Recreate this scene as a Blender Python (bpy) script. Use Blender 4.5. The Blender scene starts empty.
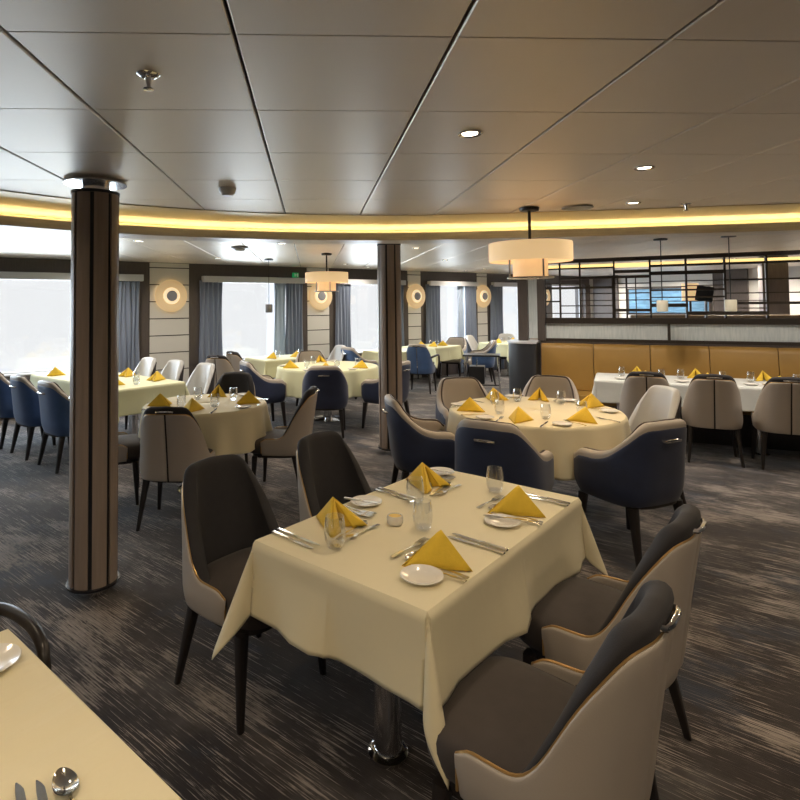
import bpy, bmesh, math, random
from mathutils import Vector, Matrix
random.seed(4)
PI = math.pi
SC = bpy.context.scene
COL = SC.collection
sin, cos, rad = math.sin, math.cos, math.radians

# ------------------------------------------------------------------ materials
def mat(name, col, rough=.5, metal=0., spec=.5, emit=None, estr=0., sheen=0., coat=0., noise=None, bump=None, alpha=None, aniso=0.):
    """noise=(scale, amount[, stretch]) varies the colour, bump=(scale, strength)"""
    m = bpy.data.materials.new(name); m.use_nodes = True
    nt = m.node_tree; b = nt.nodes['Principled BSDF']
    b.inputs['Base Color'].default_value = (*col, 1)
    b.inputs['Roughness'].default_value = rough
    b.inputs['Metallic'].default_value = metal
    b.inputs['Specular IOR Level'].default_value = spec
    b.inputs['Sheen Weight'].default_value = sheen
    b.inputs['Coat Weight'].default_value = coat
    b.inputs['Anisotropic'].default_value = aniso
    if emit:
        b.inputs['Emission Color'].default_value = (*emit, 1); b.inputs['Emission Strength'].default_value = estr
    tc = nt.nodes.new('ShaderNodeTexCoord')
    if noise:
        mp = nt.nodes.new('ShaderNodeMapping'); st = noise[2] if len(noise) > 2 else (1, 1, 1)
        mp.inputs['Scale'].default_value = st
        n = nt.nodes.new('ShaderNodeTexNoise'); n.inputs['Scale'].default_value = noise[0]; n.inputs['Detail'].default_value = 5
        r = nt.nodes.new('ShaderNodeMix'); r.data_type = 'RGBA'
        k = noise[1]
        r.inputs[6].default_value = (*[c*(1-k) for c in col], 1); r.inputs[7].default_value = (*[min(1, c*(1+k)) for c in col], 1)
        nt.links.new(tc.outputs['Object'], mp.inputs[0]); nt.links.new(mp.outputs[0], n.inputs[0])
        nt.links.new(n.outputs[0], r.inputs[0]); nt.links.new(r.outputs[2], b.inputs['Base Color'])
    if bump:
        n = nt.nodes.new('ShaderNodeTexNoise'); n.inputs['Scale'].default_value = bump[0]; n.inputs['Detail'].default_value = 4
        bp = nt.nodes.new('ShaderNodeBump'); bp.inputs['Strength'].default_value = bump[1]; bp.inputs['Distance'].default_value = .01
        mb = nt.nodes.new('ShaderNodeMapping'); mb.inputs['Scale'].default_value = bump[2] if len(bump) > 2 else (1, 1, 1); mb.inputs['Rotation'].default_value = (0, 0, .3 if len(bump) > 2 else 0)
        nt.links.new(tc.outputs['Object'], mb.inputs[0]); nt.links.new(mb.outputs[0], n.inputs[0]); nt.links.new(n.outputs[0], bp.inputs['Height']); nt.links.new(bp.outputs[0], b.inputs['Normal'])
    return m

def glass_mat(name, tint, ior=1.45, gl=1.):
    m = bpy.data.materials.new(name); m.use_nodes = True; nt = m.node_tree; nt.nodes.clear()
    o = nt.nodes.new('ShaderNodeOutputMaterial'); mx = nt.nodes.new('ShaderNodeMixShader')
    t = nt.nodes.new('ShaderNodeBsdfTransparent'); t.inputs[0].default_value = (*tint, 1)
    g = nt.nodes.new('ShaderNodeBsdfGlossy'); g.inputs['Roughness'].default_value = .02; g.inputs[0].default_value = (gl, gl, gl, 1)
    f = nt.nodes.new('ShaderNodeLayerWeight'); f.inputs[0].default_value = .5
    p = nt.nodes.new('ShaderNodeMath'); p.operation = 'POWER'; p.inputs[1].default_value = 5 if ior < 1.48 else 1.7
    q = nt.nodes.new('ShaderNodeMath'); q.operation = 'MULTIPLY_ADD'; q.inputs[1].default_value = .8; q.inputs[2].default_value = .045
    nt.links.new(f.outputs['Facing'], p.inputs[0]); nt.links.new(p.outputs[0], q.inputs[0])
    nt.links.new(q.outputs[0], mx.inputs[0]); nt.links.new(t.outputs[0], mx.inputs[1]); nt.links.new(g.outputs[0], mx.inputs[2]); nt.links.new(mx.outputs[0], o.inputs[0])
    return m

def carpet_mat():
    m = bpy.data.materials.new('woven_carpet'); m.use_nodes = True; nt = m.node_tree; b = nt.nodes['Principled BSDF']
    N = nt.nodes.new; L = nt.links.new
    tc = N('ShaderNodeTexCoord')
    def mapping(rz, sc):
        # rotate the plane first (point mapping rotates after scale, so chain two)
        r = N('ShaderNodeVectorRotate'); r.rotation_type = 'Z_AXIS'; r.inputs['Angle'].default_value = rz; L(tc.outputs['Object'], r.inputs[0])
        mp = N('ShaderNodeMapping'); mp.inputs['Scale'].default_value = sc; L(r.outputs[0], mp.inputs[0]); return mp
    def noise(src, scale, detail, rough=.5):
        n = N('ShaderNodeTexNoise'); n.inputs['Scale'].default_value = scale; n.inputs['Detail'].default_value = detail; n.inputs['Roughness'].default_value = rough
        L(src.outputs[0], n.inputs[0]); return n
    def ramp(src, stops):
        r = N('ShaderNodeValToRGB'); e = r.color_ramp.elements
        e[0].position, e[0].color = stops[0][0], (*stops[0][1], 1); e[1].position, e[1].color = stops[-1][0], (*stops[-1][1], 1)
        for p, c in stops[1:-1]:
            k = e.new(p); k.color = (*c, 1)
        L(src, r.inputs[0]); return r
    def mix(f, a, bb):
        x = N('ShaderNodeMix'); x.data_type = 'RGBA'
        L(f, x.inputs[0])
        for s, i in ((a, 6), (bb, 7)):
            if isinstance(s, tuple): x.inputs[i].default_value = (*s, 1)
            else: L(s, x.inputs[i])
        return x.outputs[2]
    ang = -rad(138)      # streak direction
    st = mapping(ang, (3.4, 175, 1)); st2 = mapping(ang, (16, 120, 1)); bl = mapping(ang, (1.0, 1.6, 1)); bl2 = mapping(ang, (1.5, 2.8, 1))
    s1 = noise(st, 1, 3, .65); s2 = noise(st2, 1, 2, .6)
    w = (0, 0, 0), (1, 1, 1)
    blot = noise(bl, 1.1, 5, .65); blot2 = noise(bl2, .9, 6, .7)
    base = ramp(blot.outputs[0], [(.36, (.030, .034, .048)), (.46, (.026, .020, .020)), (.56, (.044, .035, .032)), (.66, (.095, .085, .080)), (.74, (.06, .075, .11))]).outputs[0]
    m1 = N('ShaderNodeMath'); m1.operation = 'ADD'
    sc_ = N('ShaderNodeMath'); sc_.operation = 'MULTIPLY_ADD'; sc_.inputs[1].default_value = .75; sc_.inputs[2].default_value = -.39
    L(blot2.outputs[0], sc_.inputs[0]); L(s1.outputs[0], m1.inputs[0]); L(sc_.outputs[0], m1.inputs[1])
    lines = ramp(m1.outputs[0], [(.54, w[0]), (.585, w[1])]).outputs[0]
    c1 = mix(lines, base, (.34, .295, .265))
    worn = ramp(blot2.outputs[0], [(.54, w[0]), (.60, (.85, .85, .85))]).outputs[0]
    wm = N('ShaderNodeMath'); wm.operation = 'MULTIPLY'; L(worn, wm.inputs[0])
    dk = ramp(s2.outputs[0], [(.44, w[0]), (.55, w[1])]).outputs[0]; L(dk, wm.inputs[1])
    navy_ = ramp(blot.outputs[0], [(.34, w[1]), (.43, w[0])]).outputs[0]; nm = N('ShaderNodeMath'); nm.operation = 'MULTIPLY'; nm.inputs[1].default_value = .75; L(navy_, nm.inputs[0]); c1 = mix(nm.outputs[0], c1, (.028, .034, .052))
    c2 = mix(wm.outputs[0], c1, (.25, .215, .19))
    L(c2, b.inputs['Base Color']); b.inputs['Sheen Weight'].default_value = .35; b.inputs['Sheen Roughness'].default_value = .45; b.inputs['Roughness'].default_value = .95; b.inputs['Specular IOR Level'].default_value = .15
    bp = N('ShaderNodeBump'); bp.inputs['Strength'].default_value = .35; bp.inputs['Distance'].default_value = .004
    L(s1.outputs[0], bp.inputs['Height']); L(bp.outputs[0], b.inputs['Normal'])
    return m

M = dict(
    carpet=carpet_mat(),
    ceiling=mat('brushed_ceiling_panel', (.84, .77, .68), .43, .48, noise=(3, .05, (1, .2, 1))),
    gap=mat('ceiling_joint', (.012, .011, .01), .7),
    gold=mat('cove_glow_gold', (.82, .70, .42), .35, .3),  # LED glow on ceiling and cove back put into the colour as gold
    fascia=mat('fascia_wood', (.74, .69, .62), .4, noise=(6, .25, (1, 1, 8))),
    cream_wall=mat('cream_panel', (.66, .65, .62), .45),
    dark_panel=mat('dark_wood_panel', (.085, .070, .064), .4, noise=(14, .3, (6, 6, .5))),
    dark_wall=mat('dark_wall_panel', (.10, .085, .075), .5, noise=(10, .25, (6, 6, .5))),
    pelmet=mat('pelmet_paint', (.62, .63, .66), .4),
    frame=mat('white_window_frame', (.75, .76, .78), .35),
    curtain=mat('blue_grey_curtain', (.20, .24, .33), .85, sheen=.3, noise=(20, .2, (1, 1, .1))),
    sheer=mat('pale_blue_curtain', (.42, .52, .68), .8, sheen=.3),
    pane=glass_mat('window_glass', (.97, .985, 1.)),
    glass=glass_mat('drinking_glass', (.955, .965, .98), 1.5),
    mirror=mat('etched_mirror', (.74, .86, .90), .25, .1, noise=(9, .3, (6, 6, .6))),
    screen=mat('screen_bronze', (.045, .035, .028), .4, .3),
    wood=mat('column_wood', (.33, .26, .215), .38, noise=(12, .25, (5, 5, .25))),
    groove=mat('column_groove', (.014, .014, .018), .35),
    chrome=mat('polished_chrome', (.75, .75, .76), .12, 1.),
    steel=mat('cutlery_steel', (.72, .70, .66), .13, 1.),
    leather=mat('taupe_leather', (.43, .38, .33), .42, bump=(220, .06)),
    pale=mat('pale_grey_leather', (.60, .60, .60), .38, bump=(220, .05)),
    brown=mat('dark_brown_fabric', (.021, .019, .022), .8, sheen=.04, noise=(30, .2), bump=(300, .1)),
    seatbrown=mat('brown_seat_fabric', (.050, .040, .037), .8, sheen=.06, noise=(25, .18), bump=(300, .1)),
    navy=mat('navy_velvet', (.016, .026, .07), .55, sheen=.22, noise=(9, .35)),
    blue=mat('daylit_blue_velvet', (.05, .11, .26), .55, sheen=.3, noise=(9, .3)),  # navy velvet lightened, with the daylight on it put into the colour
    bronze=mat('bronze_piping', (.48, .30, .12), .35, .7),
    darkpipe=mat('brown_piping', (.05, .03, .022), .5),
    leg=mat('espresso_wood', (.018, .014, .013), .35),
    cloth=mat('cream_tablecloth', (.80, .72, .50), .8, sheen=.15, noise=(4, .04), bump=(5, .4)),
    creased=mat('creased_cream_tablecloth', (.80, .72, .50), .8, sheen=.15, noise=(4, .04), bump=(3, 1., (.7, 6, 1))),
    whitecloth=mat('white_tablecloth', (.74, .76, .74), .8, sheen=.15, bump=(7, .25)),
    limecloth=mat('pale_lime_tablecloth', (.76, .76, .50), .8, sheen=.15, bump=(7, .2)),
    napkin=mat('yellow_linen', (.82, .55, .045), .8, sheen=.1, noise=(30, .12), bump=(120, .15)),
    china=mat('white_china', (.82, .80, .76), .12, spec=.6),
    wax=mat('yellow_wax', (.85, .62, .2), .5),
    tabletop=mat('table_wood', (.10, .07, .05), .5),
    mustard=mat('mustard_leather', (.35, .20, .045), .45, noise=(6, .12), bump=(200, .05)),
    shade=mat('parchment_shade', (.75, .6, .4), .6, emit=(1, .66, .32), estr=.62, noise=(12, .2)),
    shade2=mat('parchment_shade_glow', (.75, .55, .35), .6, emit=(1, .60, .27), estr=.62, noise=(12, .2)),
    alabback=mat('alabaster_backlight', (.8, .7, .5), .5, emit=(1, .76, .45), estr=5.), pewter2=mat('grey_boss', (.34, .35, .39), .4), alab=mat('alabaster', (.55, .46, .32), .5, emit=(1, .64, .28), estr=.34),
    alabglow=mat('alabaster_lit', (.8, .7, .5), .5, emit=(1, .74, .44), estr=.75),
    pewter=mat('pewter', (.28, .29, .31), .35, .6),
    led=mat('led_warm', (1, .8, .4), .5, emit=(1, .86, .58), estr=15),
    ledgold=mat('led_gold_strip', (1, .8, .4), .5, emit=(1, .72, .26), estr=1.3),
    lamp=mat('lamp_lens', (1, .95, .85), .3, emit=(1, .86, .66), estr=6.),
    black=mat('black_plastic', (.012, .012, .013), .35),
    whiteplastic=mat('white_plastic', (.92, .92, .91), .4),
    green=mat('exit_green', (.02, .28, .10), .4, emit=(.03, .5, .16), estr=.35),
    sea=mat('seascape_print', (.12, .27, .44), .5, noise=(3, .8, (1, 1, 5))),
    oak=mat('pale_oak', (.42, .31, .2), .45, noise=(8, .2, (1, 1, 6))),
    counter=mat('slate_blue_counter', (.032, .034, .04), .35),
    cyl=mat('linen_cylinder_shade', (.62, .58, .46), .6, emit=(1, .85, .6), estr=.12),
)

# ------------------------------------------------------------------ mesh builder
class MB:
    def __init__(s): s.v = []; s.f = []
    def add(s, vs, fs, T=None):
        o = len(s.v)
        s.v += [tuple(T @ Vector(p)) if T else tuple(p) for p in vs]
        s.f += [tuple(i+o for i in f) for f in fs]; return s
    def box(s, c, d, T=None):
        x, y, z = (k/2 for k in d); cx, cy, cz = c
        vs = [(cx+a*x, cy+b*y, cz+e*z) for a in (-1, 1) for b in (-1, 1) for e in (-1, 1)]
        return s.add(vs, [(0, 1, 3, 2), (4, 6, 7, 5), (0, 4, 5, 1), (2, 3, 7, 6), (0, 2, 6, 4), (1, 5, 7, 3)], T)
    def loft(s, loops, cap=True, closed=False, T=None):
        n = len(loops[0]); vs = [p for l in loops for p in l]; fs = []
        m = len(loops)
        for i in range(m if closed else m-1):
            a = i*n; b = ((i+1) % m)*n
            for j in range(n):
                k = (j+1) % n; fs.append((a+j, a+k, b+k, b+j))
        if cap and not closed:
            fs.append(tuple(range(n-1, -1, -1))); fs.append(tuple((m-1)*n+j for j in range(n)))
        return s.add(vs, fs, T)
    def lathe(s, prof, seg=24, T=None, cap=True):
        return s.loft([[(r*cos(2*PI*j/seg), r*sin(2*PI*j/seg), z) for j in range(seg)] for r, z in prof], cap, T=T)
    def tube(s, pts, r, seg=8, closed=False, T=None, flat=1.):
        P = [Vector(p) for p in pts]; n = len(P); loops = []
        up = Vector((0, 0, 1))
        for i in range(n):
            a = P[i-1] if (i > 0 or closed) else P[i]; b = P[(i+1) % n] if (i < n-1 or closed) else P[i]
            t = (b-a).normalized()
            u = up if abs(t.dot(up)) < .95 else Vector((0, 1, 0))
            x = t.cross(u).normalized(); y = x.cross(t).normalized()
            rr = r[i] if isinstance(r, (list, tuple)) else r
            loops.append([tuple(P[i]+x*rr*cos(2*PI*j/seg)+y*rr*flat*sin(2*PI*j/seg)) for j in range(seg)])
        return s.loft(loops, True, closed, T)
    def grid(s, rows, T=None):
        m = len(rows); n = len(rows[0])
        return s.add([p for r in rows for p in r], [(i*n+j, i*n+j+1, (i+1)*n+j+1, (i+1)*n+j) for i in range(m-1) for j in range(n-1)], T)
    def build(s, name, m, parent=None, smooth=True, bevel=0., solid=0., fix=True, sub=0):
        me = bpy.data.meshes.new(name); bm = bmesh.new()
        vs = [bm.verts.new(p) for p in s.v]
        for f in s.f:
            try: bm.faces.new([vs[i] for i in f])
            except ValueError: pass
        bmesh.ops.remove_doubles(bm, verts=bm.verts, dist=1e-5)
        if fix: bmesh.ops.recalc_face_normals(bm, faces=bm.faces)
        if bevel: bmesh.ops.bevel(bm, geom=list(bm.edges), offset=bevel, segments=2, profile=.6, affect='EDGES', clamp_overlap=True)
        for f in bm.faces: f.smooth = smooth
        bm.to_mesh(me); bm.free()
        if smooth: 
            me.set_sharp_from_angle(angle=rad(42))
        me.materials.append(m if not isinstance(m, str) else M[m])
        o = bpy.data.objects.new(name, me); COL.objects.link(o)
        if parent: o.parent = parent
        if solid:
            md = o.modifiers.new('thickness', 'SOLIDIFY'); md.thickness = solid; md.offset = 0
        if sub:
            md = o.modifiers.new('smooth', 'SUBSURF'); md.levels = sub; md.render_levels = sub
        return o

def tag(o, label, cat, group=None):
    o['label'] = label; o['category'] = cat
    if group: o['group'] = group
    return o
def thing(name, label, cat, loc=(0, 0, 0), rz=0., group=None):
    o = bpy.data.objects.new(name, None); COL.objects.link(o); o.empty_display_size = .1
    o.location = loc; o.rotation_euler = (0, 0, rz)
    return tag(o, label, cat, group)
def struct(o): o['kind'] = 'structure'; return o
def dup(root, loc, rz, label=None, group=None):
    r = root.copy(); COL.objects.link(r); r.location = loc; r.rotation_euler = (0, 0, rz)
    if label: r['label'] = label
    if group: r['group'] = group
    for ch in root.children:
        c = ch.copy(); COL.objects.link(c); c.parent = r
        for g in ch.children:
            d = g.copy(); COL.objects.link(d); d.parent = c
    return r
def hd(h): return -rad(h)                # heading (clockwise from +Y) to z rotation
def smooth(a, b, x):
    t = max(0., min(1., (x-a)/(b-a))); return t*t*(3-2*t)
def lerp(a, b, t): return a+(b-a)*t
def TR(x, y, z, rz=0.): return Matrix.Translation((x, y, z)) @ Matrix.Rotation(rz, 4, 'Z')

# ------------------------------------------------------------------ camera
YAW, PITCH, ROLL = rad(2.556), rad(2.005), rad(.511)
fw = Vector((sin(YAW)*cos(PITCH), cos(YAW)*cos(PITCH), sin(PITCH)))
r0 = Vector((cos(YAW), -sin(YAW), 0)); u0 = r0.cross(fw)
rt = cos(ROLL)*r0 - sin(ROLL)*u0; up = rt.cross(fw)
cam = bpy.data.cameras.new('camera'); co = bpy.data.objects.new('camera', cam); COL.objects.link(co)
mw = Matrix((rt, up, -fw)).transposed().to_4x4(); mw.translation = (0, 0, 1.6); co.matrix_world = mw
cam.sensor_width = 36; cam.lens = 565.3/800*36; cam.shift_x = (400-336.65)/800; cam.shift_y = -(400-285.2)/800
cam.clip_start = .05; cam.clip_end = 200
SC.camera = co

# ------------------------------------------------------------------ room axes
WA = rad(59.6)
S = Vector((sin(WA), cos(WA), 0)); Nn = Vector((-cos(WA), sin(WA), 0))      # along the window wall / out through it
WZ = Matrix((S, Nn, Vector((0, 0, 1)))).transposed().to_4x4()               # local x=s, y=n
ZC = 2.327
S0, S1, N0, N1 = -8., 14.5, -6.5, 9.4

# floor
b = MB(); b.box(((S0+S1)/2, (N0+N1)/2, -.05), (S1-S0+.6, N1-N0+.6, .1), WZ); struct(b.build('floor', 'carpet', smooth=False))

# ceiling: panels with open joints under a dark soffit
b = MB(); GX, GY = -.203, 1.50
for i in range(-26, 28):
    for j in range(-13, 32):
        x0 = GX+.6*i; y0 = GY+.59*j
        c = Vector((x0+.3, y0+.295, 0)); s_, n_ = c.dot(S), c.dot(Nn)
        if not (S0-.6 < s_ < S1+.6 and N0-.6 < n_ < N1+.6): continue
        xa, xb, ya, yb = x0+.005, x0+.595, y0+.0018, y0+.5882
        e = .004
        vs = [(xa, ya, ZC+.02), (xb, ya, ZC+.02), (xb, yb, ZC+.02), (xa, yb, ZC+.02), (xa, ya, ZC+e), (xb, ya, ZC+e), (xb, yb, ZC+e), (xa, yb, ZC+e),
              (xa+e, ya+.0015, ZC), (xb-e, ya+.0015, ZC), (xb-e, yb-.0015, ZC), (xa+e, yb-.0015, ZC)]
        b.add(vs, [(11, 10, 9, 8), (0, 1, 5, 4), (1, 2, 6, 5), (2, 3, 7, 6), (3, 0, 4, 7), (4, 5, 9, 8), (5, 6, 10, 9), (6, 7, 11, 10), (7, 4, 8, 11)])
struct(b.build('ceiling', 'ceiling', smooth=False))
b = MB(); b.box(((S0+S1)/2, (N0+N1)/2, ZC+.045), (S1-S0+1, N1-N0+1, .05), WZ); struct(b.build('trim_1', 'gap', smooth=False))

# ------------------------------------------------------------------ light cove ring hung under the ceiling
ring = [(-4.6, .3), (-4.1, 1.7), (-3.3, 2.95), (-2.196, 4.13), (-1.45, 4.66), (-.40, 5.05), (.834, 5.16), (2.1, 4.98), (3.2, 4.74), (4.2, 4.48), (5.4, 3.9), (6.3, 2.9), (6.8, 1.4)]
def spline(P, k=8):
    out = []; n = len(P)
    for i in range(n-1):
        p0, p1, p2, p3 = (Vector((*P[max(0, min(n-1, q))], 0)) for q in (i-1, i, i+1, i+2))
        for j in range(k):
            t = j/k; out.append(.5*((2*p1)+(-p0+p2)*t+(2*p0-5*p1+4*p2-p3)*t*t+(-p0+3*p1-3*p2+p3)*t**3))
    out.append(Vector((*P[-1], 0))); return out
RG = spline(ring)
def ring_off(d):
    out = []
    for i, p in enumerate(RG):
        t = (RG[min(i+1, len(RG)-1)]-RG[max(i-1, 0)]).normalized(); out.append(p+Vector((-t.y, t.x, 0))*d)
    return out
def ring_sweep(prof):           # prof = [(d, z)] closed section
    O = {d: ring_off(d) for d, _ in prof}
    return MB().loft([[(O[d][i].x, O[d][i].y, z) for d, z in prof] for i in range(len(RG))])
struct(ring_sweep([(0, 2.192), (.30, 2.192), (.30, ZC), (.285, ZC), (.285, 2.206), (.012, 2.206), (.012, 2.262), (0, 2.262)]).build('trim_2', 'fascia'))
struct(ring_sweep([(-.62, ZC-.006), (.284, ZC-.006), (.284, ZC-.001), (-.62, ZC-.001)]).build('trim_3', 'gold'))  # ceiling strip coloured like the LED glow that falls on it
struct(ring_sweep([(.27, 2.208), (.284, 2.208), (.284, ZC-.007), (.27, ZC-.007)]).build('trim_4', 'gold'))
led = ring_sweep([(.10, 2.209), (.14, 2.209), (.14, 2.217), (.10, 2.217)]).build('light_strip', 'led')
tag(led, 'warm yellow light strip running inside the curved ceiling cove', 'light')

# ------------------------------------------------------------------ window wall
def wbox(b, s0, s1, n0, n1, z0, z1): return b.box(((s0+s1)/2, (n0+n1)/2, (z0+z1)/2), (s1-s0, n1-n0, z1-z0), WZ)
strips = [(-6.4, -5.9), (-2.6, -2.1), (2.45, 3.11), (5.41, 5.91), (7.91, 8.28), (10.03, 10.37), (12.25, 12.6)]
edges = [S0]+[e for st in strips for e in st]+[S1]
bays = [(edges[i], edges[i+1]) for i in range(0, len(edges), 2)]
ZS, ZH = .62, 2.10
wall = MB(); 
glassbays = []
for k, (a, c) in enumerate(bays):
    wbox(wall, a, c, 9.4, 9.7, 0, ZS); wbox(wall, a, c, 9.4, 9.7, ZH, ZC)
    p = .22 if k not in (0,) else .3
    wbox(wall, a, a+p, 9.38, 9.7, ZS, ZH); wbox(wall, c-p, c, 9.38, 9.7, ZS, ZH)
    glassbays.append((a+p, c-p))
struct(wall.build('wall_left', 'dark_panel', smooth=False))
pl = MB(); sm = MB()
for a, c in strips:
    wbox(sm, a, c, 9.41, 9.7, 0, ZC)
    z = 0.
    while z < ZC-.02:
        z1 = min(z+.28, ZC); wbox(pl, a+.005, c-.005, 9.385, 9.41, z+.008, z1-.008); z += .28
struct(pl.build('trim_5', 'cream_wall', smooth=False)); struct(sm.build('trim_6', 'gap', smooth=False))
port = []
for k, (a, c) in enumerate(glassbays):
    f = MB(); t = .045
    wbox(f, a, c, 9.5, 9.56, ZS, ZS+t); wbox(f, a, c, 9.5, 9.56, ZH-t, ZH); wbox(f, a, a+t, 9.5, 9.56, ZS, ZH); wbox(f, c-t, c, 9.5, 9.56, ZS, ZH)
    wbox(f, a-.0, c, 9.40, 9.56, ZS-.0, ZS+.02)
    if c-a > 3: wbox(f, (a+c)/2-.9-.03, (a+c)/2-.9+.03, 9.5, 9.56, ZS, ZH)
    fo = struct(f.build('window_%d' % (k+1), 'frame', smooth=False))
    g = MB(); wbox(g, a+t, c-t, 9.527, 9.533, ZS+t, ZH-t); g.build('pane', 'pane', fo, smooth=False)
    port.append((a, c))
def curtain(s0, s1, m, label, n=9.335, ztop=2.04, amp=.022, waves=5, zb=.03):
    rows = []
    K = waves*8
    for i in range(14):
        z = lerp(ztop, zb, i/13); row = []
        for j in range(K+1):
            t = j/K; w = amp*sin(t*waves*2*PI)*(1+.25*sin(i*.4+j*.3)); pinch = 1-.10*sin(PI*i/13)*abs(t-.5)
            s = lerp(s0, s1, t); row.append(tuple(WZ @ Vector((s+.012*sin(i*.5+t*9), n+w, z))))
        rows.append(row)
    o = MB().grid(rows).build('curtain', m, solid=.006, fix=False); return tag(o, label, 'curtain', 'window curtains')
def pelmet(s0, s1, z0, z1, label):
    b = MB(); wbox(b, s0, s1, 9.27, 9.378, z0, z1)
    return tag(b.build('curtain_pelmet', 'pelmet', bevel=.006, smooth=False), label, 'pelmet')
W = ['large window at far left', 'second window from left', 'third window from left, behind the wood column', 'fourth window from left', 'fifth window from left, beside the dark post']
pelmet(-2.0, 2.33, 2.01, 2.115, 'pale grey curtain pelmet over the '+W[0])
pelmet(3.32, 5.31, 2.01, 2.115, 'pale grey curtain pelmet over the '+W[1])
pelmet(6.08, 7.77, 2.01, 2.11, 'pale grey curtain pelmet over the '+W[2])
pelmet(8.46, 9.96, 2.01, 2.11, 'pale grey curtain pelmet over the '+W[3])
pelmet(10.5, 12.1, 2.01, 2.11, 'pale grey curtain pelmet over the '+W[4])
curtain(1.93, 2.28, 'curtain', 'blue grey curtain at the right side of the '+W[0])
curtain(3.27, 3.68, 'curtain', 'blue grey curtain left of the '+W[1])
curtain(4.92, 5.28, 'curtain', 'blue grey curtain right of the '+W[1])
curtain(4.70, 4.93, 'sheer', 'narrow pale blue curtain edge inside the '+W[1], n=9.365, amp=.010, waves=3)
curtain(6.02, 6.38, 'curtain', 'blue grey curtain left of the '+W[2])
curtain(7.45, 7.74, 'curtain', 'blue grey curtain right of the '+W[2])
curtain(8.38, 8.80, 'curtain', 'blue grey curtain left of the '+W[3])
curtain(9.58, 9.94, 'curtain', 'blue grey curtain right of the '+W[3])
curtain(9.36, 9.56, 'sheer', 'narrow pale blue curtain edge inside the '+W[3], n=9.365, amp=.010, waves=3)
curtain(10.42, 10.85, 'curtain', 'blue grey curtain left of the '+W[4])
curtain(11.8, 12.08, 'curtain', 'blue grey curtain right of the '+W[4])

# wall sconces: layered alabaster discs
def sconce():
    t = thing('wall_sconce', '', 'wall lamp')
    # local: disc faces -y
    R = Matrix.Rotation(PI/2, 4, 'X')
    MB().lathe([(.05, 0), (.22, 0), (.22, .012), (.05, .03)], 32, R).build('back_light', 'alabback', t)
    MB().lathe([(.02, .03), (.225, .03), (.262, .036), (.268, .046), (.255, .056), (.19, .060), (.15, .058), (.02, .058)], 40, R).build('outer_ring', 'alab', t)
    MB().lathe([(.02, .060), (.120, .060), (.138, .068), (.130, .082), (.11, .088), (.02, .088)], 36, R).build('inner_ring', 'alabglow', t)
    MB().lathe([(.01, .089), (.086, .089), (.088, .100), (.078, .110), (.05, .118), (.01, .121)], 30, R).build('centre_boss', 'pewter2', t)
    return t
sc0 = sconce()
for i, (s_, nm) in enumerate([(2.79, 'between the large left window and the second window'), (5.68, 'behind the drum pendant, between second and third windows'), (8.10, 'just right of the farther wood column'), (10.19, 'left of the fifth window, near the dark post'), (12.42, 'seen through the left end of the lattice screen')]):
    loc = tuple(WZ @ Vector((s_, 9.383, 1.775))); lab = 'glowing ringed alabaster wall sconce '+nm
    if i == 0: sc0.location = loc; sc0.rotation_euler = (0, 0, hd(59.6-90)); tag(sc0, lab, 'wall lamp', 'wall sconces'); root = sc0
    else: dup(sc0, loc, hd(59.6-90), lab)
# exit sign
t = thing('exit_sign', 'small green exit sign on the window header left of the drum pendant', 'sign', tuple(WZ @ Vector((5.15, 9.39, 2.17))), hd(59.6-90))
MB().box((0, -.02, 0), (.13, .03, .09)).build('sign_box', 'green', t, bevel=.004, smooth=False)
b = MB(); b.box((-.018, -.0365, -.004), (.014, .003, .045)); b.box((-.018, -.0365, .026), (.014, .003, .012)); b.box((.0, -.0365, .004), (.03, .003, .01)); b.box((.035, -.0365, 0), (.03, .003, .06)); b.build('running_figure_mark', 'whiteplastic', t, smooth=False)

# other walls
b = MB(); wbox(b, S1, S1+.3, N0, N1+.3, 0, ZC); struct(b.build('wall_back', 'cream_wall', smooth=False))
b = MB(); wbox(b, S0-.3, S0, N0, N1+.3, 0, ZC); struct(b.build('wall_front', 'dark_wall', smooth=False))
b = MB(); wbox(b, S0-.3, S1+.3, N0-.3, N0, 0, ZC); struct(b.build('wall_right', 'dark_wall', smooth=False))

# ------------------------------------------------------------------ lattice screen, banquette
SA = rad(-61)
D2 = Vector((sin(SA), cos(SA), 0)); N2 = Vector((cos(SA), -sin(SA), 0))
# local frame of the screen: x runs to the right of the picture (-D2), y away from us (N2)
WS = Matrix((-D2, N2, Vector((0, 0, 1)))).transposed().to_4x4()
def sb(b, x0, x1, y0, y1, z0, z1): return b.box(((x0+x1)/2, (y0+y1)/2, (z0+z1)/2), (x1-x0, y1-y0, z1-z0), WS)
XL, XR = -.90, 4.6
b = MB(); sb(b, XL-.06, XR, 8.14, 8.34, 0, 1.085); struct(b.build('wall_middle', 'dark_panel', smooth=False))
lt = thing('lattice_screen', 'dark bronze lattice screen of thin bars standing behind the mustard banquette', 'screen')
b = MB(); sb(b, XL-.06, XR, 8.15, 8.27, 1.085, 1.125); sb(b, XL-.06, XR, 8.15, 8.27, 1.325, 1.40); b.build('bottom_rail', 'screen', lt, smooth=False)
b = MB(); sb(b, XL, XR, 8.17, 8.25, 2.135, 2.185); b.build('top_rail', 'screen', lt, smooth=False)
posts = [-.89, -.70, -.45, -.04, .37, .76, 1.16, 1.57, 2.0, 2.45, 2.9, 3.4, 3.9, 4.4]
for i, x in enumerate(posts):
    b = MB(); sb(b, x-.011, x+.011, 8.18, 8.24, 1.40, 2.135); b.build('upright_bar', 'screen', lt, smooth=False)
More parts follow.
